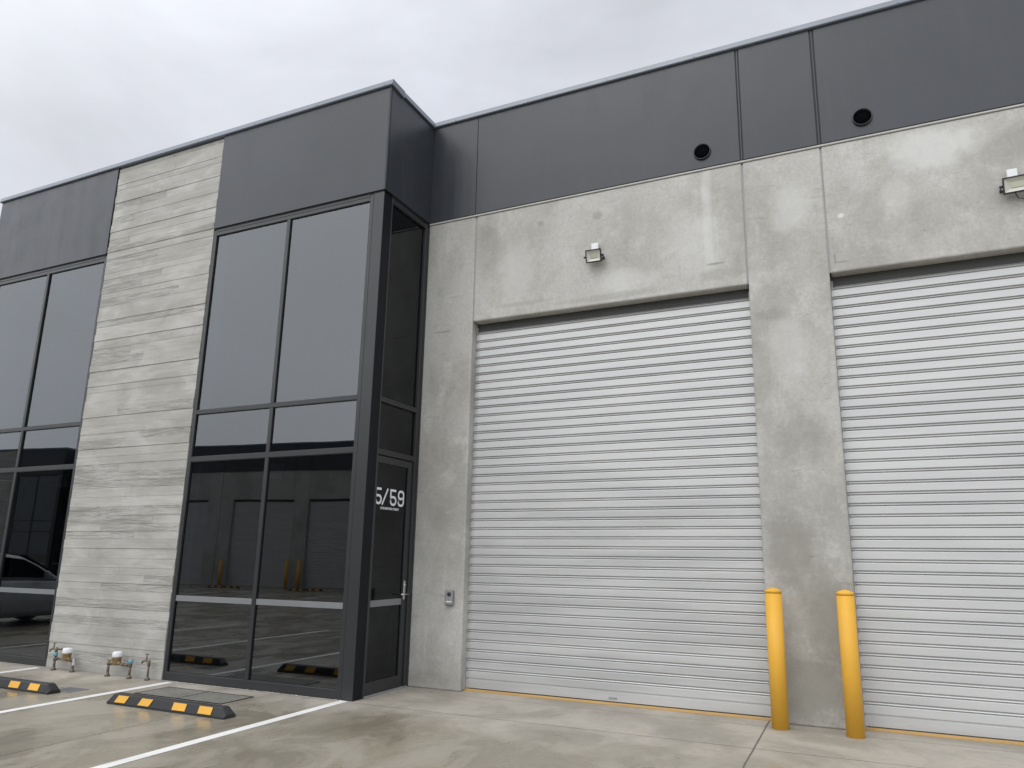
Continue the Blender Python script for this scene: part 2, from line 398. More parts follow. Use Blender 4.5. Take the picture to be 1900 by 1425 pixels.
# ---------------------------------------------------------------- main building
P = 1.064                                       # how far the glazed block stands out
ZC, ZT, ZCAP = 6.25, 7.765, 7.845               # cladding bottom, cladding top, cap top
ZO = 4.69                                       # door opening head
XL, XR = -8.43, 0.0
bld = empty('warehouse_building')
tag(bld, 'grey concrete warehouse with charcoal metal parapet, dark glazed entry block and silver roller shutters', 'building')

def shutter(name, x0, x1, parent):
    pitch_ = .1133; yb = .135
    bm = B()
    prof = []
    z = .165
    # bottom rail first
    prof += [(yb-.012, .034), (yb-.012, .128), (yb-.002, .134), (yb-.002, .140), (yb-.009, .146)]
    base = .152
    n = 39
    for k in range(n):
        z0 = base+k*pitch_
        for dy, dz in ((-.0120, .0015), (-.0100, .070), (-.0085, .0745), (.001, .0800), (.005, .0840), (.004, .0860), (-.0115, .0885), (-.0120, .0900), (-.0040, .0995), (.004, .1015), (.007, .1035), (.007, .1075), (.001, .1100), (-.010, .1125)):
            prof.append((yb+dy, z0+dz))
    last = base+n*pitch_
    prof.append((yb+.03, last+.02)); prof.append((yb+.07, last+.05))
    nx = 2; rows = []
    for (y, z) in prof:
        rows.append([bm.bm.verts.new((x0+(x1-x0)*i/(nx-1), y, z)) for i in range(nx)])
    for a, b in zip(rows, rows[1:]):
        for i in range(nx-1):
            bm.bm.faces.new((a[i], a[i+1], b[i+1], b[i]))
    cur = obj(name, bm, 'shutter', parent)
    for e in cur.data.edges: pass
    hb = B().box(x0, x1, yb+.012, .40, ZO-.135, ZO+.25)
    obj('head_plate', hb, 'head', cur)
    obj('guide_rail', B().box(x0+.001, x0+.022, yb-.010, yb+.05, 0, ZO-.05), 'galv', cur); obj('guide_rail', B().box(x1-.022, x1-.001, yb-.010, yb+.05, 0, ZO-.05), 'galv', cur)
    sl = B()
    prof2 = [(yb-.03+.018*math.cos(t), .017+.016*math.sin(t)) for t in [math.pi*i/8 for i in range(9)]]
    prof2 = [(yb-.048, .001)]+prof2[::-1]+[(yb-.012, .001)]
    sl.prism_x([(yb-.052, .001), (yb-.05, .008), (yb-.040, .011), (yb-.036, .020), (yb-.024, .025), (yb-.010, .023), (yb-.008, .001)], x0, x1)
    obj('bottom_seal', sl, 'seal', cur)
    lk = B().box((x0+x1)/2+.04, (x0+x1)/2+.14, yb-.016, yb-.011, .055, .08, .001)
    obj('lock_plate', lk, 'galv', cur)
    # back sheet so the store behind is dark
    return cur

G = .012
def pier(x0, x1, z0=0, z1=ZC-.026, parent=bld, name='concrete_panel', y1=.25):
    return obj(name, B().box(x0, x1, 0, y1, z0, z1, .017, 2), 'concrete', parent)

def door_bays(x0, parent):
    """two shutters between three piers, starting at x0 and running 9.59 m to the right"""
    a = [0, .76, 4.363, 5.2245, 8.83, 9.59]
    a = [x0+v for v in a]
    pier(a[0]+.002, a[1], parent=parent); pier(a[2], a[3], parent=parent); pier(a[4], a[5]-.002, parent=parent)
    for q0, q1 in ((a[1], a[2]), (a[3], a[4])):
        pier(q0+G, q1-G, ZO, ZC-.026, parent=parent, name='lintel_panel')
        # sealant behind the joints
        obj('joint_seal', B().box(q0-.004, q0+G+.004, .014, .05, ZO+.01, ZC-.045), 'galv', parent); obj('joint_seal', B().box(q1-G-.004, q1+.004, .014, .05, ZO+.01, ZC-.045), 'galv', parent)
        shutter('roller_door', q0+.002, q1-.002, parent)
    # thin pale strip on top of the concrete, then the parapet cladding
    obj('ledge_strip', B().box(a[0]+.01, a[5]-.01, -.014, .10, ZC-.024, ZC-.002, .004), 'ledge', parent)
    js = [(a[0]+.0, a[1]-.003), (a[1]+.003, a[2]-.022), (a[2]+.022, a[3]-.024), (a[3]+.024, a[4]-.022), (a[4]+.022, a[5]-.0)]
    for k, (p0, p1) in enumerate(js):
        obj('cladding_panel', B().box(p0, p1, -.022, .02, ZC, ZT, .004, 2), 'clad', parent)
    obj('cladding_backing', B().box(a[0]+.011, a[5]-.011, -.010, .018, ZC+.002, ZT-.002), 'seam', parent)
    for xm in (a[2], a[3], a[4]): obj('joint_strip', B().box(xm-.009, xm+.009, -.020, -.011, ZC+.002, ZT-.002, .003), 'clad', parent)
    cap(a[0]+.0525, a[5]-.0525, -.022, parent)

def cap(x0, x1, y, parent):
    b = B()
    pr = [(y-.026, ZT-.006), (y-.034, ZT+.004), (y-.022, ZCAP-.006), (y-.012, ZCAP), (y+.26, ZCAP-.01), (y+.26, ZT-.03), (y+.02, ZT-.006)]
    b.prism_x(pr, x0, x1)
    for k in range(int((x1-x0)/1.15)+1):
        xx = x0+.35+k*1.15
        if xx < x1-.05: b.lathe([(.001, .0), (.007, .001), (.006, .004), (.002, .006)], (xx, y-.031, ZT+.018), 8, 'Y')
    obj('parapet_cap', b, 'flash', parent)

door_bays(0.0, bld)
door_bays(-18.02, bld)

# --- the glazed block, front face at y = -P, built for x from XL to XR
def glazing(parent):
    yf = -P; fd = .06                                  # frame depth
    T1a, T1b = 3.475, 3.535; T2a, T2b = 2.815, 2.885
    HZ = ZC-.022
    def bay(x0, x1, xm, tag_):
        fr = B()
        fr.box(x0+.008, x0+.062, yf, yf+fd, .002, HZ, .003)
        fr.box(x1-.062, x1-.003, yf, yf+fd, .002, HZ, .003)
        fr.box(x0+.062, x1-.062, yf+.001, yf+fd, .002, .105, .003)
        fr.box(x0+.062, x1-.062, yf+.001, yf+fd, HZ-.085, HZ-.001, .003)
        fr.box(x0+.062, x1-.062, yf-.004, yf+.001, HZ-.030, HZ-.002)
        fr.box(x0+.062, x1-.062, yf+.001, yf+fd, T1a, T1b, .003)
        fr.box(x0+.062, x1-.062, yf+.001, yf+fd, T2a, T2b, .003)
        for za, zb in ((.105, T2a), (T2b, T1a), (T1b, HZ-.085)): fr.box(xm-.029, xm+.029, yf, yf+fd, za, zb, .003)
        win = obj('window', fr, 'frame', parent)
        for p0, p1 in ((x0+.062, xm-.029), (xm+.029, x1-.062)):
            for za, zb in ((.105, T2a), (T2b, T1a), (T1b, HZ-.085)):
                obj('pane', B().box(p0, p1, yf+.025, yf+.031, za, zb), 'glass', win)
            obj('manifestation_strip', B().box(p0+.002, p1-.002, yf+.014, yf+.0235, .985, 1.055, .002), 'rail', win)
            # thin black glazing bead
            bd = B()
            for za, zb in ((.105, T2a), (T2b, T1a), (T1b, HZ-.085)):
                bd.box(p0, p0+.004, yf+.012, yf+.024, za, zb).box(p1-.004, p1, yf+.012, yf+.024, za, zb).box(p0+.004, p1-.004, yf+.012, yf+.024, zb-.007, zb).box(p0+.004, p1-.004, yf+.012, yf+.024, za, za+.004)
            obj('glazing_bead', bd, 'seam', win)
        return win
    bay(-3.026, -.17, -1.603, 'a')
    bay(XL+.17, -5.3475, -6.80, 'b')
    # front cladding and the black corner posts
    for x0, x1 in ((-3.012, -.004), (XL+.004, -5.357)):
        obj('cladding_panel', B().box(x0, x1, yf-.024, yf+.02, ZC, ZT, .004, 2), 'clad', parent)
        obj('seam_strip', B().box(x0+.01, x1-.01, yf-.004, yf+.02, ZC-.020, ZC-.001), 'seam', parent)
    obj('joint_strip', B().box(-3.026, -3.013, yf-.006, yf+.04, ZC-.02, ZT-.002), 'seam', parent); obj('joint_strip', B().box(-5.3565, -5.3475, yf-.006, yf+.04, ZC-.02, ZT-.002), 'seam', parent)
    # corner posts
    for sx, x0, x1 in ((1, -.168, .0), (-1, XL, XL+.168)):
        po = obj('corner_post', B().box(x0, x1, yf-.004, yf+.16, .002, ZC-.022, .004), 'post', parent)
        obj('sky_lit_post_face', B().box(x0+.004, x1-.004, yf-.008, yf-.0045, .004, ZC-.024, .001), 'frame', po)  # added front plate; the front's sky reflection is put into its lighter colour
    # return walls facing +x and -x : cladding
    obj('cladding_panel', B().box(-.02, .022, yf-.022, -.0245, ZC, ZT, .003, 2), 'clad', parent)
    obj('cladding_panel', B().box(XL-.022, XL+.02, yf-.022, -.0245, ZC, ZT, .003, 2), 'clad', parent)
    obj('corner_trim', B().box(.006, .027, yf-.029, yf-.0245, ZC-.004, ZT).box(.0225, .027, yf-.0243, yf-.006, ZC-.004, ZT), 'seam', parent)
    cap(XL-.05, .052, yf-.024, parent)
    # side caps
    for x0, s in ((.022, 1), (XL-.022, -1)):
        b = B()
        b.hexa([(x0-s*.05, yf+.02, ZT-.006), (x0+s*.030, yf+.02, ZT-.006), (x0+s*.030, -.0, ZT-.006), (x0-s*.05, -.0, ZT-.006),
                (x0-s*.26, yf+.02, ZCAP-.012), (x0+s*.014, yf+.02, ZCAP-.003), (x0+s*.014, -.0, ZCAP-.003), (x0-s*.26, -.0, ZCAP-.012)])
        obj('parapet_cap', b, 'flash', parent)

    def side(x, s):
        """entry return: frame, fixed lights over the door, door leaf. s=+1 faces +x"""
        X = lambda a: x+s*a
        def bx(b, a0, a1, y0, y1, z0, z1, bev=0.0):
            q0, q1 = sorted((X(a0), X(a1))); b.box(q0, q1, y0, y1, z0, z1, bev)
        y0, y1 = -.896, -.006
        fr = B()
        bx(fr, -.06, 0, y0, y0+.022, .0, HZ, .003)
        bx(fr, -.06, 0, y1-.075, y1, .0, HZ, .003)
        bx(fr, -.06, -.001, y0+.022, y1-.075, HZ-.075, HZ-.001, .003)
        bx(fr, -.06, -.001, y0+.022, y1-.075, T1a, T1b, .003)
        bx(fr, -.06, -.001, y0+.022, y1-.075, T2a, T2b, .003)
        win = obj('side_window', fr, 'frame', parent)
        for za, zb in ((T1b, HZ-.075), (T2b, T1a)):
            b = B(); bx(b, -.041, -.035, y0+.022, y1-.075, za, zb); obj('pane', b, 'glass_side', win)
        obj('seam_strip', (lambda b: (bx(b, -.03, .004, y0, y1, ZC-.020, ZC-.001), b)[1])(B()), 'seam', parent)
        # leaf
        lf = B()
        ya, yb = y0+.025, y1-.080
        bx(lf, -.050, -.008, ya, ya+.026, .02, T2a-.012, .003)
        bx(lf, -.050, -.008, yb-.105, yb-.045, .02, T2a-.012, .003)
        bx(lf, -.050, -.020, yb-.043, yb, .0, T2a-.002, .003)
        bx(lf, -.050, -.008, ya+.026, yb-.105, .02, .16, .003)
        bx(lf, -.050, -.008, ya+.026, yb-.105, T2a-.10, T2a-.012, .003)
        door = obj('entry_door', lf, 'frame', parent)
        b = B(); bx(b, -.035, -.030, ya+.026, yb-.105, .16, T2a-.10); obj('pane', b, 'glass_side', door)
        b = B(); bx(b, -.029, -.021, ya+.027, yb-.106, 1.00, 1.075, .002); obj('manifestation_strip', b, 'rail', door)
        b = B(); bx(b, -.05, .012, y0+.03, y1-.02, .001, .018, .002); obj('threshold', b, 'galv', door)
        b = B(); bx(b, -.008, -.003, yb-.093, yb-.058, 1.06, 1.29, .002)
        hx = X(.045); b.cyl((X(-.004), yb-.075, 1.125), (hx, yb-.075, 1.125), .011, seg=12)
        b.cyl((hx, yb-.065, 1.125), (hx, yb-.215, 1.125), .010, seg=12)
        b.cyl((X(-.004), yb-.075, 1.235), (X(.006), yb-.075, 1.235), .014, seg=12)
        obj('handle', b, 'chrome', door)
        return door
    d1 = side(0.0, 1); side(XL, -1)
    return d1
main_door = glazing(bld)

# board-marked blade wall --------------------------------------------------
def blade(x0, x1, parent):
    b = B(); bm = b.bm; lay = bm.loops.layers.color.new('tone')
    rnd = random.Random(21)
    def face_box(xa, xb, za, zb, y, t, gr, of):
        n0 = len(bm.faces)
        b.box(xa, xb, y, -P+.05, za, zb, .0022)
        bm.faces.ensure_lookup_table()
        for fc in bm.faces[n0:]:
            for lp in fc.loops: lp[lay] = (t, gr, of, 1)
    core_n = len(bm.faces)
    b.box(x0+.004, x1-.004, -P+.045, .6, 0, ZT-.03)
    bm.faces.ensure_lookup_table()
    for fc in bm.faces[core_n:]:
        for lp in fc.loops: lp[lay] = (.5, 0, .3, 1)
    z = 0.0
    while z < ZT-.03:
        h = rnd.choice((.098, .112, .125, .136))
        z1 = min(z+h, ZT-.028)
        cuts = [x0]
        if rnd.random() < .5: cuts.append(x0+(x1-x0)*rnd.uniform(.2, .8))
        cuts.append(x1)
        d0 = rnd.choice((0, .001, .003, .006, .010)); t0 = rnd.random()
        for ca, cb in zip(cuts, cuts[1:]):
            d = max(0, d0+rnd.uniform(-.0012, .0012))
            t = t0+rnd.uniform(-.12, .12); gr = rnd.choice((0, .05, .1, .2, .4, 1.0)); of = rnd.random()
            face_box(ca+(.0004 if ca > x0 else rnd.uniform(0, .004)), cb-(.0004 if cb < x1 else rnd.uniform(0, .004)), z+rnd.uniform(.0, .0012), z1-rnd.uniform(.0, .0012), -P-.004-d, t, gr, of)
        z = z1
    return obj('board_marked_wall', b, 'blade', parent)
blade(-5.3465, -3.0275, bld)

# shell and interior behind the glass
sh = B()
sh.box(-18.0, 18.0, 9.8, 10.0, 0, 7.5)
obj('rear_wall', sh, 'concrete', bld)
obj('roof', B().box(-17.98, 9.57, .27, 9.79, 7.3, 7.4).box(XL+.03, XR-.03, -P+.25, .268, 7.3, 7.4), 'galv', bld)
obj('partition_wall', B().box(XR-.12, XR-.03, .002, 5, 0, 7.29).box(XL+.03, XL+.12, .002, 5, 0, 7.29).box(XL+.125, XR-.125, 5.002, 5.1, 0, 7.29), 'plaster', bld)
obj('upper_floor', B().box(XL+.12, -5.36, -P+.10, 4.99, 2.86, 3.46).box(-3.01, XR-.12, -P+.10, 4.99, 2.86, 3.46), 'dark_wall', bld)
obj('lining_wall', B().box(-3.01, -2.85, -P+.09, 2.2, 0, 2.85), 'plaster', bld)
obj('lining_wall', B().box(-5.52, -5.36, -P+.09, 2.2, 0, 2.85), 'plaster', bld)
obj('lining_wall', B().box(-3.01, -2.80, -P+.09, 2.2, 3.47, 6.15), 'plaster', bld)
obj('interior_ceiling', B().box(-3.01, XR-.125, -P+.10, 4.9, 6.16, 6.3).box(XL+.125, -5.36, -P+.10, 4.9, 6.16, 6.3), 'plaster', bld)
st = B()
for k in range(15):
    st.box(-2.2+k*.0, -1.0, .2+k*.26, .5+k*.26, .05+k*.19, .11+k*.19)
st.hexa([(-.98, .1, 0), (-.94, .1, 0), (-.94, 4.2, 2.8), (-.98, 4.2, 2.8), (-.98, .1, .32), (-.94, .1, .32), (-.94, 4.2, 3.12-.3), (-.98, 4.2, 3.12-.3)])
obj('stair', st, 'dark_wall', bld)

# ---------------------------------------------------------------- small fixtures on the wall
def interior_light(loc, label):
    t = empty('emergency_light', loc); tag(t, label, 'light', 'white light boxes inside the windows')
    obj('body', B().box(-.13, .13, -.03, .03, -.20, 0, .008, 2), 'white', t); obj('bracket', B().box(-.02, .02, -.01, .01, 0, .04), 'black', t)
interior_light((-1.95, -.55, 2.815), 'small white box hung behind the glass right of the board-marked wall')
interior_light((-6.40, -.55, 2.815), 'small white box hung behind the glass left of the board-marked wall')

def vent(x, z, label):
    t = empty('wall_vent', (x, -.022, z)); tag(t, label, 'vent', 'round black vents in the parapet cladding')
    obj('collar', B().lathe([(.092, .001), (.104, .001), (.104, .022), (.101, .028), (.097, .028), (.093, .022), (.092, .004)], seg=40, axis='Y'), 'clad', t)
    b = B().lathe([(.001, .002), (.0915, .002), (.0915, .006), (.001, .006)], seg=40, axis='Y')
    obj('duct_opening', b, 'void', t)
vent(3.902, 6.461, 'round black vent in the dark parapet above the left roller shutter')
vent(5.688, 6.468, 'round black vent in the dark parapet above the right roller shutter')

def floodlight(x, z, w_, h_, yaw_, jbx, jbz, cable, label, side=1):
    t = empty('floodlight', (x, 0, z)); tag(t, label, 'floodlight', 'floodlights above the shutters')
    rot = Matrix.Rotation(yaw_, 4, 'Z') @ Matrix.Rotation(R(14), 4, 'X')
    def place(o): 
        o.matrix_local = Matrix.Translation((0, -.125, 0)) @ rot
        return o
    b = B(); t_ = .013
    b.box(-w_/2, w_/2, -.006, .03, h_/2-t_, h_/2, .002).box(-w_/2, w_/2, -.006, .03, -h_/2, -h_/2+t_, .002)
    b.box(-w_/2, -w_/2+t_, -.0065, .03, -h_/2+t_, h_/2-t_, .001).box(w_/2-t_, w_/2, -.0065, .03, -h_/2+t_, h_/2-t_, .001)
    b.box(-w_/2+.006, w_/2-.006, .03, .042, -h_/2+.006, h_/2-.006, .003)
    for k in range(7): b.box(-w_/2+.02+k*(w_-.04)/6-.002, -w_/2+.02+k*(w_-.04)/6+.002, .042, .058, -h_/2+.015, h_/2-.015)
    place(obj('housing', b, 'black', t))
    # white reflector tray
    r_ = B(); a, c_ = w_/2-t_, h_/2-t_
    o8 = [(-a, .002, -c_), (a, .002, -c_), (a, .002, c_), (-a, .002, c_)]; i8 = [(-a*.62, .024, -c_*.5), (a*.62, .024, -c_*.5), (a*.62, .024, c_*.5), (-a*.62, .024, c_*.5)]
    vo_ = [r_.bm.verts.new(p) for p in o8]; vi_ = [r_.bm.verts.new(p) for p in i8]
    for k in range(4): r_.bm.faces.new((vo_[k], vo_[(k+1) % 4], vi_[(k+1) % 4], vi_[k]))
    r_.bm.faces.new(vi_)
    place(obj('reflector', r_, 'tray', t))
    place(obj('led_plate', B().box(-a*.5, a*.5, .018, .0225, -c_*.38, c_*.38), 'lens', t))
    br = B(); ww = w_/2+.010
    for s in (-1, 1):
        br.box(s*ww-.003, s*ww+.003, -.115, -.001, -.012, .012)
        br.cyl((s*(ww-.012), -.108, 0), (s*(ww+.020), -.108, 0), .012, seg=12)
    br.box(-ww, ww, -.006, 0, -.013, .013)
    obj('bracket', br, 'black', t)
    jb = B().box(-.045, .045, -.055, 0, -.045, .045, .006, 2)
    obj('junction_box', jb, 'white', t, (jbx-x, 0, jbz-z))
    pts = [(jbx-x, -.03, jbz-z-.04)]
    if cable: pts = [(-.02, -.02, .06), (-.03, -.03, -.02), (.0, -.035, -.115), (.045, -.035, -.128), (.085, -.035, -.10), (.10, -.05, -.02)]
    else: pts = [(jbx-x, -.03, jbz-z-.04), (jbx-x+.01, -.045, .02), (.0, -.07, 0)]
    obj('cable', B().tube(pts, .005), 'cable', t)
floodlight(2.527, 5.295, .20, .16, R(2), 2.52, 5.452, False, 'small floodlight with black frame under a white box above the left roller shutter')
floodlight(7.03, 5.315, .27, .165, R(-4), 7.003, 5.475, True, 'floodlight with a drooping cable above the right roller shutter')

t = empty('intercom', (.578, 0, 1.092)); tag(t, 'grey metal video intercom on the narrow concrete pier beside the entry door', 'intercom')
obj('body', B().box(-.056, .056, -.038, 0, -.09, .09, .008, 3), 'intercom', t)
obj('front_plate', B().box(-.047, .047, -.0405, -.0385, -.078, .082, .001), 'galv', t)
obj('camera_eye', B().lathe([(.001, -.0), (.026, 0), (.024, .010), (.014, .018), (.001, .021)], (0.004, -.0405, .045), 24, 'Y'), 'black', t)
obj('name_strip', B().box(-.043, .043, -.0435, -.041, -.052, -.038, .001), 'white', t)
obj('call_button', B().lathe([(.001, 0), (.008, 0), (.007, .003), (.001, .004)], (0.004, -.041, -.005), 16, 'Y'), 'chrome', t)

# ---------------------------------------------------------------- bollards
def make_bollard(loc, label):
    t = empty('bollard', loc); tag(t, label, 'bollard', 'yellow steel bollards guarding the concrete pier')
    obj('post', B().lathe([(.001, .0), (.0815, .0), (.0818, 1.275), (.001, 1.276)], seg=48), 'yellow', t)
    obj('cap', B().lathe([(.001, 1.277), (.0830, 1.277), (.0832, 1.296), (.0822, 1.302), (.070, 1.304), (.060, 1.315), (.038, 1.322), (.001, 1.331)], seg=48), 'yellow', t)
    return t
BG = 'yellow steel bollards guarding the concrete pier'
bol = make_bollard((4.47, -.22, 0), 'yellow bollard at the right edge of the left roller shutter')
b2 = copy_tree(bol); b2.location = (5.142, -.25, 0); b2['label'] = 'yellow bollard at the left edge of the right roller shutter'

# ---------------------------------------------------------------- wheel stops
def make_stop():
    t = empty('wheel_stop'); Lh = .853
    b = B(); W2, H_ = .075, .105
    sec = [(-W2, 0), (-W2, .022), (-W2+.027, H_-.008), (-W2+.040, H_), (W2-.040, H_), (W2-.027, H_-.008), (W2, .022), (W2, 0)]
    xs = [(-Lh, 1.0, 0.0), (-Lh+.004, 1, .004), (-Lh+.07, 1, 1.0), (Lh-.07, 1, 1.0), (Lh-.004, 1, .004), (Lh, 1.0, 0.0)]
    rings = []
    for x, s, k in ((-Lh, 1, .22), (-Lh+.065, 1, 1), (-.002, 1, 1), (0, 1, .985), (.002, 1, 1), (Lh-.065, 1, 1), (Lh, 1, .22)):
        rings.append([b.bm.verts.new((x, y, (z if z <= .022 else .022+(z-.022)*k))) for y, z in sec])
    for a, c_ in zip(rings, rings[1:]):
        for i in range(len(sec)): b.bm.faces.new((a[i], a[(i+1) % 8], c_[(i+1) % 8], c_[i]))
    b.bm.faces.new(rings[0][::-1]); b.bm.faces.new(rings[-1])
    obj('rubber_body', b, 'rubber', t)
    # reflective panels on both long sides
    def facept(x, k, s):   # k 0..1 up the sloping face
        y = -W2+.027*k; z = .022+(H_-.008-.022)*k
        return Vector((x, s*(y-.0025), z+.001))
    for s in (1, -1):
        for (xa, xb, sh_) in ((-.735, -.575, .035), (-.375, -.21, .035), (.13, .315, .0), (.495, .675, .0)):
            p = B(); q = []
            for off in (0, .003):
                nrm = Vector((0, -s*.95, .3))*off
                q += [facept(xa, .06, s)+nrm, facept(xb, .06, s)+nrm, facept(xb+sh_, .96, s)+nrm, facept(xa+sh_, .96, s)+nrm]
            p.hexa([tuple(v) for v in q]); obj('reflector_panel', p, 'yellow2', t)
    return t
SG = 'black and yellow rubber wheel stops'
s1 = make_stop(); s1.location = (-1.396, -2.293, 0)
tag(s1, 'black rubber wheel stop with four yellow panels in front of the pit cover', 'wheel stop', SG)
s0 = copy_tree(s1); s0.location = (-4.145, -2.265, 0); tag(s0, 'black rubber wheel stop cut off by the left edge, beside the small drain grate', 'wheel stop', SG)
s2 = copy_tree(s1); s2.location = (-12.2, -2.27, 0); tag(s2, 'black rubber wheel stop under the tail of the parked grey car', 'wheel stop', SG)

# ---------------------------------------------------------------- painted lines, pit cover, grate
def sheet(name, pts, z, mat, kind='structure'):
    b = B(); lo = [b.bm.verts.new((x, y, .0015)) for x, y in pts]; hi = [b.bm.verts.new((x, y, z)) for x, y in pts]; n = len(pts)
    for i in range(n): b.bm.faces.new((lo[i], lo[(i+1) % n], hi[(i+1) % n], hi[i]))
    b.bm.faces.new(hi); b.bm.faces.new(lo[::-1])
    o = obj(name, b, mat)
    if kind: o['kind'] = kind
    return o
sheet('line_marking', [(-.155, -1.09), (-.045, -1.09), (-.015, -7.0), (-.125, -7.0)], .004, 'line')
sheet('line_marking', [(-2.835, -1.15), (-2.725, -1.15), (-2.695, -7.0), (-2.805, -7.0)], .004, 'line')
sheet('line_marking', [(-5.405, -1.17), (-5.295, -1.17), (-5.27, -7.0), (-5.38, -7.0)], .004, 'line')
sheet('line_marking', [(-8.055, -1.17), (-7.945, -1.17), (-7.92, -7.0), (-8.03, -7.0)], .004, 'line')
for k in range(7):      # bays across the yard
    x = -30+k*2.7
    sheet('line_marking', [(x-.05, -19.8), (x+.05, -19.8), (x+.05, -15.0), (x-.05, -15.0)], .004, 'line')

pc = empty('pit_cover', (-1.83, -1.61, 0)); tag(pc, 'flat two-part access cover set in the ground behind the wheel stop', 'pit cover')
fr = B(); W2, H2 = .685, .235
fr.box(-W2, W2, -H2, -H2+.018, .001, .007).box(-W2, W2, H2-.018, H2, .001, .007).box(-W2, -W2+.018, -H2+.018, H2-.018, .001, .007).box(W2-.018, W2, -H2+.018, H2-.018, .001, .007).box(-.008, .008, -H2+.018, H2-.018, .001, .007)
obj('frame', fr, 'seam', pc)
obj('lid', B().box(-W2+.021, -.010, -H2+.021, H2-.021, .001, .006), 'pit', pc); obj('lid', B().box(.010, W2-.021, -H2+.021, H2-.021, .001, .006), 'pit', pc)
gr = empty('drain_grate', (-3.36, -2.04, 0)); tag(gr, 'small dark drain grate in the ground at the end of the left wheel stop', 'drain grate')
fr = B().box(-.16, .16, -.13, -.115, .001, .008).box(-.16, .16, .115, .13, .001, .008).box(-.16, -.145, -.115, .115, .001, .008).box(.145, .16, -.115, .115, .001, .008)
obj('frame', fr, 'galv', gr)
bs = B()
for k in range(14): bs.box(-.138+k*.0205, -.132+k*.0205, -.114, .114, .001, .007)
obj('bars', bs, 'galv', gr); obj('void', B().box(-.144, .144, -.114, .114, .0005, .002), 'void', gr)

rc = random.Random(5); b = B()
for k in range(70):
    x = rc.uniform(-2.9, -.1); y = -P-.012-abs(rc.gauss(0, .02)); r_ = rc.uniform(.003, .010)
    res = bmesh.ops.create_icosphere(b.bm, subdivisions=1, radius=r_)
    for v in res['verts']: v.co = Vector((x+v.co.x*rc.uniform(1, 2.2), y+v.co.y, .002+max(0, v.co.z)*.7))
tag(obj('mortar_crumbs', b, 'ledge'), 'pale mortar crumbs along the foot of the large window', 'rubble', kind='stuff')
# ---------------------------------------------------------------- water meters and tap
yW = -P-.13
def riser(b, x, y, h, r=.016):
    b.cyl((x, y, .002), (x, y, h), r, seg=14); b.lathe([(.001, .002), (.034, .002), (.030, .020), (.019, .034), (.018, .05)], (x, y, 0), 14)
    b.cyl((x, y, h-.03), (x, y, h+.005), r*1.35, seg=8)
def tap(b, x, y, z, s=1):
    b.cyl((x, y, z-.05), (x, y, z+.012), .017, seg=12)
    b.cyl((x, y, z), (x-s*.07, y-.01, z), .012, seg=10)
    b.tube([(x-s*.06, y-.01, z), (x-s*.095, y-.012, z-.004), (x-s*.115, y-.014, z-.035)], .011)
    b.cyl((x-s*.045, y-.006, z), (x-s*.045, y-.006, z+.075), .008, seg=8)
    b.box(x-s*.045-.034, x-s*.045+.034, y-.012, y, z+.072, z+.084, .003)
def meter(loc, w_, zp, hot, capblue_left, label):
    t = empty('water_meter', loc); tag(t, label, 'water meter', 'brass water meters at the foot of the board-marked wall')
    b = B(); riser(b, 0, 0, zp+.01); riser(b, w_, 0, zp+.01)
    b.cyl((-.02, 0, zp), (w_+.02, 0, zp), .015, seg=12)
    for xx in (.05, w_-.05, w_*.68): b.cyl((xx-.012, 0, zp), (xx+.012, 0, zp), .024, seg=6)
    obj('pipework', b, 'copper', t)
    m = B(); mx = hot
    m.lathe([(.02, -.01), (.048, 0), (.054, .02), (.054, .075), (.058, .078), (.058, .092), (.02, .093)], (mx, -.0, zp-.005), 24)
    m.cyl((mx-.075, 0, zp+.01), (mx+.075, 0, zp+.01), .024, seg=8)
    obj('meter_body', m, 'brass', t)
    obj('lid', B().lathe([(.001, .094), (.059, .094), (.061, .100), (.058, .150), (.050, .158), (.001, .160)], (mx, 0, zp-.005), 24), 'white', t)
    return t
m1 = meter((-4.985, yW, 0), .39, .15, .24, True, 'brass water meter with white lid and a tap above it, beside the left window')
obj('valve_handle', B().lathe([(.001, 0), (.028, 0), (.030, .01), (.026, .05), (.001, .052)], (0, 0, .185), 14), 'blue', m1)
tb = B(); tb.cyl((0, .01, .16), (0, .01, .30), .013, seg=10); tap(tb, 0, 0, .275, 1); tb.cyl((-.0, 0, .275), (.08, .04, .275), .012, seg=8)
obj('tap', tb, 'copper', m1)
obj('tag', B().box(.405, .411, -.02, .005, .09, .17), 'white', m1)
m2 = meter((-3.885, yW, 0), .415, .165, .145, False, 'brass water meter with white lid and blue handle, in the middle of the board-marked wall')
obj('valve_handle', B().lathe([(.001, 0), (.026, 0), (.030, .01), (.030, .05), (.001, .052)], (.415, 0, .185), 14), 'blue', m2)
wb = B(); wb.cyl((-.0, 0, .17), (0, 0, .205), .012, seg=8); wb.tube([(-.04, 0, .205), (0, -.01, .21), (.05, 0, .207)], .009)
obj('lever', wb, 'brass', m2)
gt = empty('garden_tap', (-3.17, yW+.03, 0)); tag(gt, 'bare garden tap on a copper standpipe at the right end of the board-marked wall', 'tap')
tb = B(); riser(tb, 0, 0, .20, .013); obj('standpipe', tb, 'copper', gt)
tb = B(); tap(tb, 0, 0, .235, 1); obj('tap', tb, 'copper', gt)

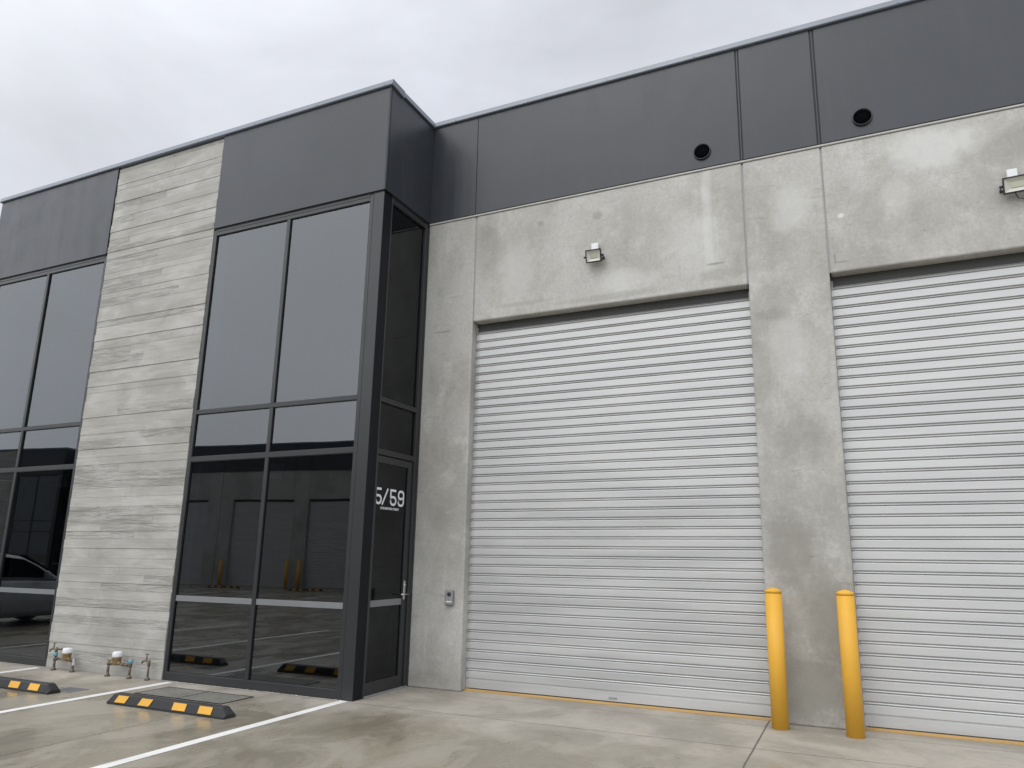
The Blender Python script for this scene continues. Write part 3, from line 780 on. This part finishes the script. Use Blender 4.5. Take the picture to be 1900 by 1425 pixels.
# ---------------------------------------------------------------- lettering on the door glass
def ribbon(b, pts, w_, to):
    """flat stroke along 2D pts; to(u,v,depth) -> 3D"""
    n = len(pts); Lf, Rt = [], []
    for i in range(n):
        p = Vector(pts[i]); a = Vector(pts[max(i-1, 0)]); c_ = Vector(pts[min(i+1, n-1)])
        d1 = (p-a); d2 = (c_-p)
        d1 = d1.normalized() if d1.length > 1e-9 else d2.normalized(); d2 = d2.normalized() if d2.length > 1e-9 else d1
        n1_ = Vector((-d1.y, d1.x)); n2_ = Vector((-d2.y, d2.x)); m_ = (n1_+n2_).normalized(); k = 1/max(.5, m_.dot(n1_))
        Lf.append(p+m_*w_/2*k); Rt.append(p-m_*w_/2*k)
    lo = [(b.bm.verts.new(to(q.x, q.y, 0)), b.bm.verts.new(to(r_.x, r_.y, 0))) for q, r_ in zip(Lf, Rt)]
    for i in range(n-1): b.bm.faces.new((lo[i][0], lo[i][1], lo[i+1][1], lo[i+1][0]))
def arc(cx, cy, rx, ry, a0, a1, n=8): return [(cx+rx*math.cos(R(a0+(a1-a0)*i/n)), cy+ry*math.sin(R(a0+(a1-a0)*i/n))) for i in range(n+1)]
def five(x, w_, h, s):
    a, c_ = x+s/2, x+w_-s/2; r = w_*.34; m_ = h*.60
    b1 = [(c_, h-s/2), (a, h-s/2), (a, h*.47)]
    b2_ = [(a, h*.505)]+arc(c_-r, m_-s/2-r*.9, r, r*.9, 90, 0)[0:]+arc(c_-r, s/2+r, r, r, 0, -90)+arc(a+r, s/2+r, r, r, -90, -180)+[(a, h*.24)]
    b2_ = [(a, h*.47)]+[(a+r*.45, m_-s/2)]+b2_[1:]
    return [b1, b2_]
def nine(x, w_, h, s):
    a, c_ = x+s/2, x+w_-s/2; r = w_*.30; zb = h*.46
    loop = arc(c_-r, h-s/2-r, r, r, 0, 90)+arc(a+r, h-s/2-r, r, r, 90, 180)+arc(a+r, zb+s/2+r*.6, r, r*.9, 180, 270)+[(c_, zb+s*.55)]
    tail = [(c_, h-s/2-r)]+arc(c_-r, s/2+r, r, r, 0, -90)+arc(a+r, s/2+r, r, r, -90, -180)+[(a, h*.19)]
    return [loop, tail]
xg = -.0288
def to(u, v, d): return (xg, u, v)
Z0, H_, S_ = 2.210, .205, .029
b = B()
def put(strokes, y0):
    for s in strokes: ribbon(b, [(y0+px_, Z0+py_) for px_, py_ in s], S_, to)
put(five(0, .135, H_, S_), -.845); put(five(0, .140, H_, S_), -.541); put(nine(0, .140, H_, S_), -.374)
ribbon(b, [(-.700, Z0), (-.590, Z0+H_)], .026, to)
obj('house_number', b, 'white', main_door)
cu = bpy.data.curves.new('street_name', 'FONT'); cu.body = 'CHELMSFORD STREET'; cu.size = .040; cu.align_x = 'CENTER'; cu.extrude = .0006; cu.offset = .0008
to_ = bpy.data.objects.new('tmp_text', cu); C.objects.link(to_)
dg = bpy.context.evaluated_depsgraph_get(); me = bpy.data.meshes.new_from_object(to_.evaluated_get(dg)); bpy.data.objects.remove(to_)
me.materials.clear(); me.materials.append(MAT['white'])
ln = bpy.data.objects.new('street_name', me); C.objects.link(ln); ln.parent = main_door
ln.matrix_local = Matrix.Translation((xg, -.535, 2.156)) @ Matrix(((0, 0, 1, 0), (1, 0, 0, 0), (0, 1, 0, 0), (0, 0, 0, 1)))

# ---------------------------------------------------------------- parked car, left of the frame, seen mirrored in the window
def make_car():
    t = empty('parked_car'); tag(t, 'dark grey hatchback backed in at the building, mirrored in the far left window', 'car')
    # stations along y (nose at y=+2.1)
    st_ = [(2.10, .62, .30, .62), (2.00, .74, .22, .74), (1.6, .83, .20, .88), (1.05, .87, .20, .98), (.2, .88, .20, 1.0), (-.9, .88, .20, 1.0), (-1.7, .86, .22, 1.02), (-2.05, .80, .28, .98), (-2.15, .70, .35, .8)]
    b = B(); rings = []
    for y, w_, z0, z1 in st_:
        pr = [(-w_*.86, z0), (-w_, z0+.14), (-w_*1.01, (z0+z1)/2), (-w_*.97, z1-.08), (-w_*.88, z1), (0, z1+.03), (w_*.88, z1), (w_*.97, z1-.08), (w_*1.01, (z0+z1)/2), (w_, z0+.14), (w_*.86, z0)]
        rings.append([b.bm.verts.new((x, y, z)) for x, z in pr])
    for a, c_ in zip(rings, rings[1:]):
        for i in range(11): b.bm.faces.new((a[i], a[(i+1) % 11], c_[(i+1) % 11], c_[i])).smooth = True
    b.bm.faces.new(rings[0][::-1]); b.bm.faces.new(rings[-1])
    body = obj('body', b, 'carpaint', t)
    b = B(); top = [(1.05, .80, 1.0), (.55, .74, 1.30), (.20, .68, 1.48), (-.3, .68, 1.55), (-1.0, .67, 1.52), (-1.6, .66, 1.42), (-2.0, .72, 1.05)]
    rings = []
    for y, w_, z1 in top: rings.append([b.bm.verts.new(p) for p in ((-.80, y, .99), (-w_, y, z1-.02), (-w_*.85, y, z1+.005), (0, y, z1+.03), (w_*.85, y, z1+.005), (w_, y, z1-.02), (.80, y, .99))])
    for a, c_ in zip(rings, rings[1:]):
        for i in range(7): b.bm.faces.new((a[i], a[(i+1) % 7], c_[(i+1) % 7], c_[i])).smooth = True
    b.bm.faces.new(rings[0][::-1]); b.bm.faces.new(rings[-1])
    obj('roof', b, 'carpaint', t)
    for s in (-1, 1):
        p = B(); pts = [(.86, 1.02), (.50, 1.27), (.20, 1.42), (-.3, 1.48), (-1.0, 1.46), (-1.45, 1.36), (-1.70, 1.08)]
        v0 = [p.bm.verts.new((s*(.815-(z-1.0)*.22), y, z)) for y, z in pts]; v1 = [p.bm.verts.new((s*(.79-(z-1.0)*.22), y, z)) for y, z in pts]
        p.bm.faces.new(v0); p.bm.faces.new(v1[::-1])
        for i in range(7): p.bm.faces.new((v0[i], v0[(i+1) % 7], v1[(i+1) % 7], v1[i]))
        obj('side_window', p, 'void', t)
        m_ = B().lathe([(.001, -.05), (.07, -.04), (.10, 0), (.07, .05), (.001, .06)], (s*.97, .62, 1.08), 16, 'Y'); obj('wing_mirror', m_, 'carpaint', t)
        obj('headlight', B().box(s*.62-.14, s*.62+.14, 1.93, 2.04, .60, .72, .02, 2), 'white', t)
        for y in (1.35, -1.30):
            w_ = B(); w_.cyl((s*.70, y, .32), (s*.90, y, .32), .32, seg=32); wh = obj('wheel', w_, 'rubber', t)
            obj('rim', B().cyl((s*.895, y, .32), (s*.912, y, .32), .20, .17, seg=24), 'steel', wh)
    p = B().hexa([(-.70, 1.10, 1.02), (.70, 1.10, 1.02), (.62, .26, 1.50), (-.62, .26, 1.50), (-.70, 1.12, 1.035), (.70, 1.12, 1.035), (.62, .28, 1.515), (-.62, .28, 1.515)])
    obj('windscreen', p, 'void', t)
    return t
car = make_car(); car.location = (-12.2, -3.95, 0); car.rotation_euler = (0, 0, math.pi)

# ---------------------------------------------------------------- building across the yard (seen mirrored in the glass)
TH = math.pi-R(8)
def across(lx, ly):
    return (-15.46+math.cos(TH)*lx-math.sin(TH)*ly, -22.87+math.sin(TH)*lx+math.cos(TH)*ly, 0)
opp = copy_tree(bld); opp.location = across(0, 0); opp.rotation_euler = (0, 0, TH); opp.scale = (1, 1, .92)
opp['label'] = 'matching warehouse across the yard, mirrored in the dark glazing'
opp2 = copy_tree(bld); opp2.location = across(27.63, 0); opp2.rotation_euler = (0, 0, TH); opp2.scale = (1, 1, .92)
opp2['label'] = 'second matching warehouse further along the yard, mirrored in the far left windows'
names_ = ('on the left of the mirrored pillar', 'on the right of the mirrored pillar', 'beside the mirrored left shutter', 'beside the mirrored right shutter')
for nm, lx in zip(names_, (4.47, 5.142, .60, 8.98)):
    q = copy_tree(bol); q.location = across(lx, -.25)
    q['label'] = 'yellow bollard across the yard ' + nm; q['group'] = 'bollards across the yard'
for nm, lx in (('before the mirrored left shutter', 7.0), ('before the mirrored right shutter', 2.6)):
    q = copy_tree(s1); q.location = across(lx, -2.3); q.rotation_euler = (0, 0, TH)
    q['label'] = 'wheel stop across the yard ' + nm; q['group'] = 'wheel stops across the yard'
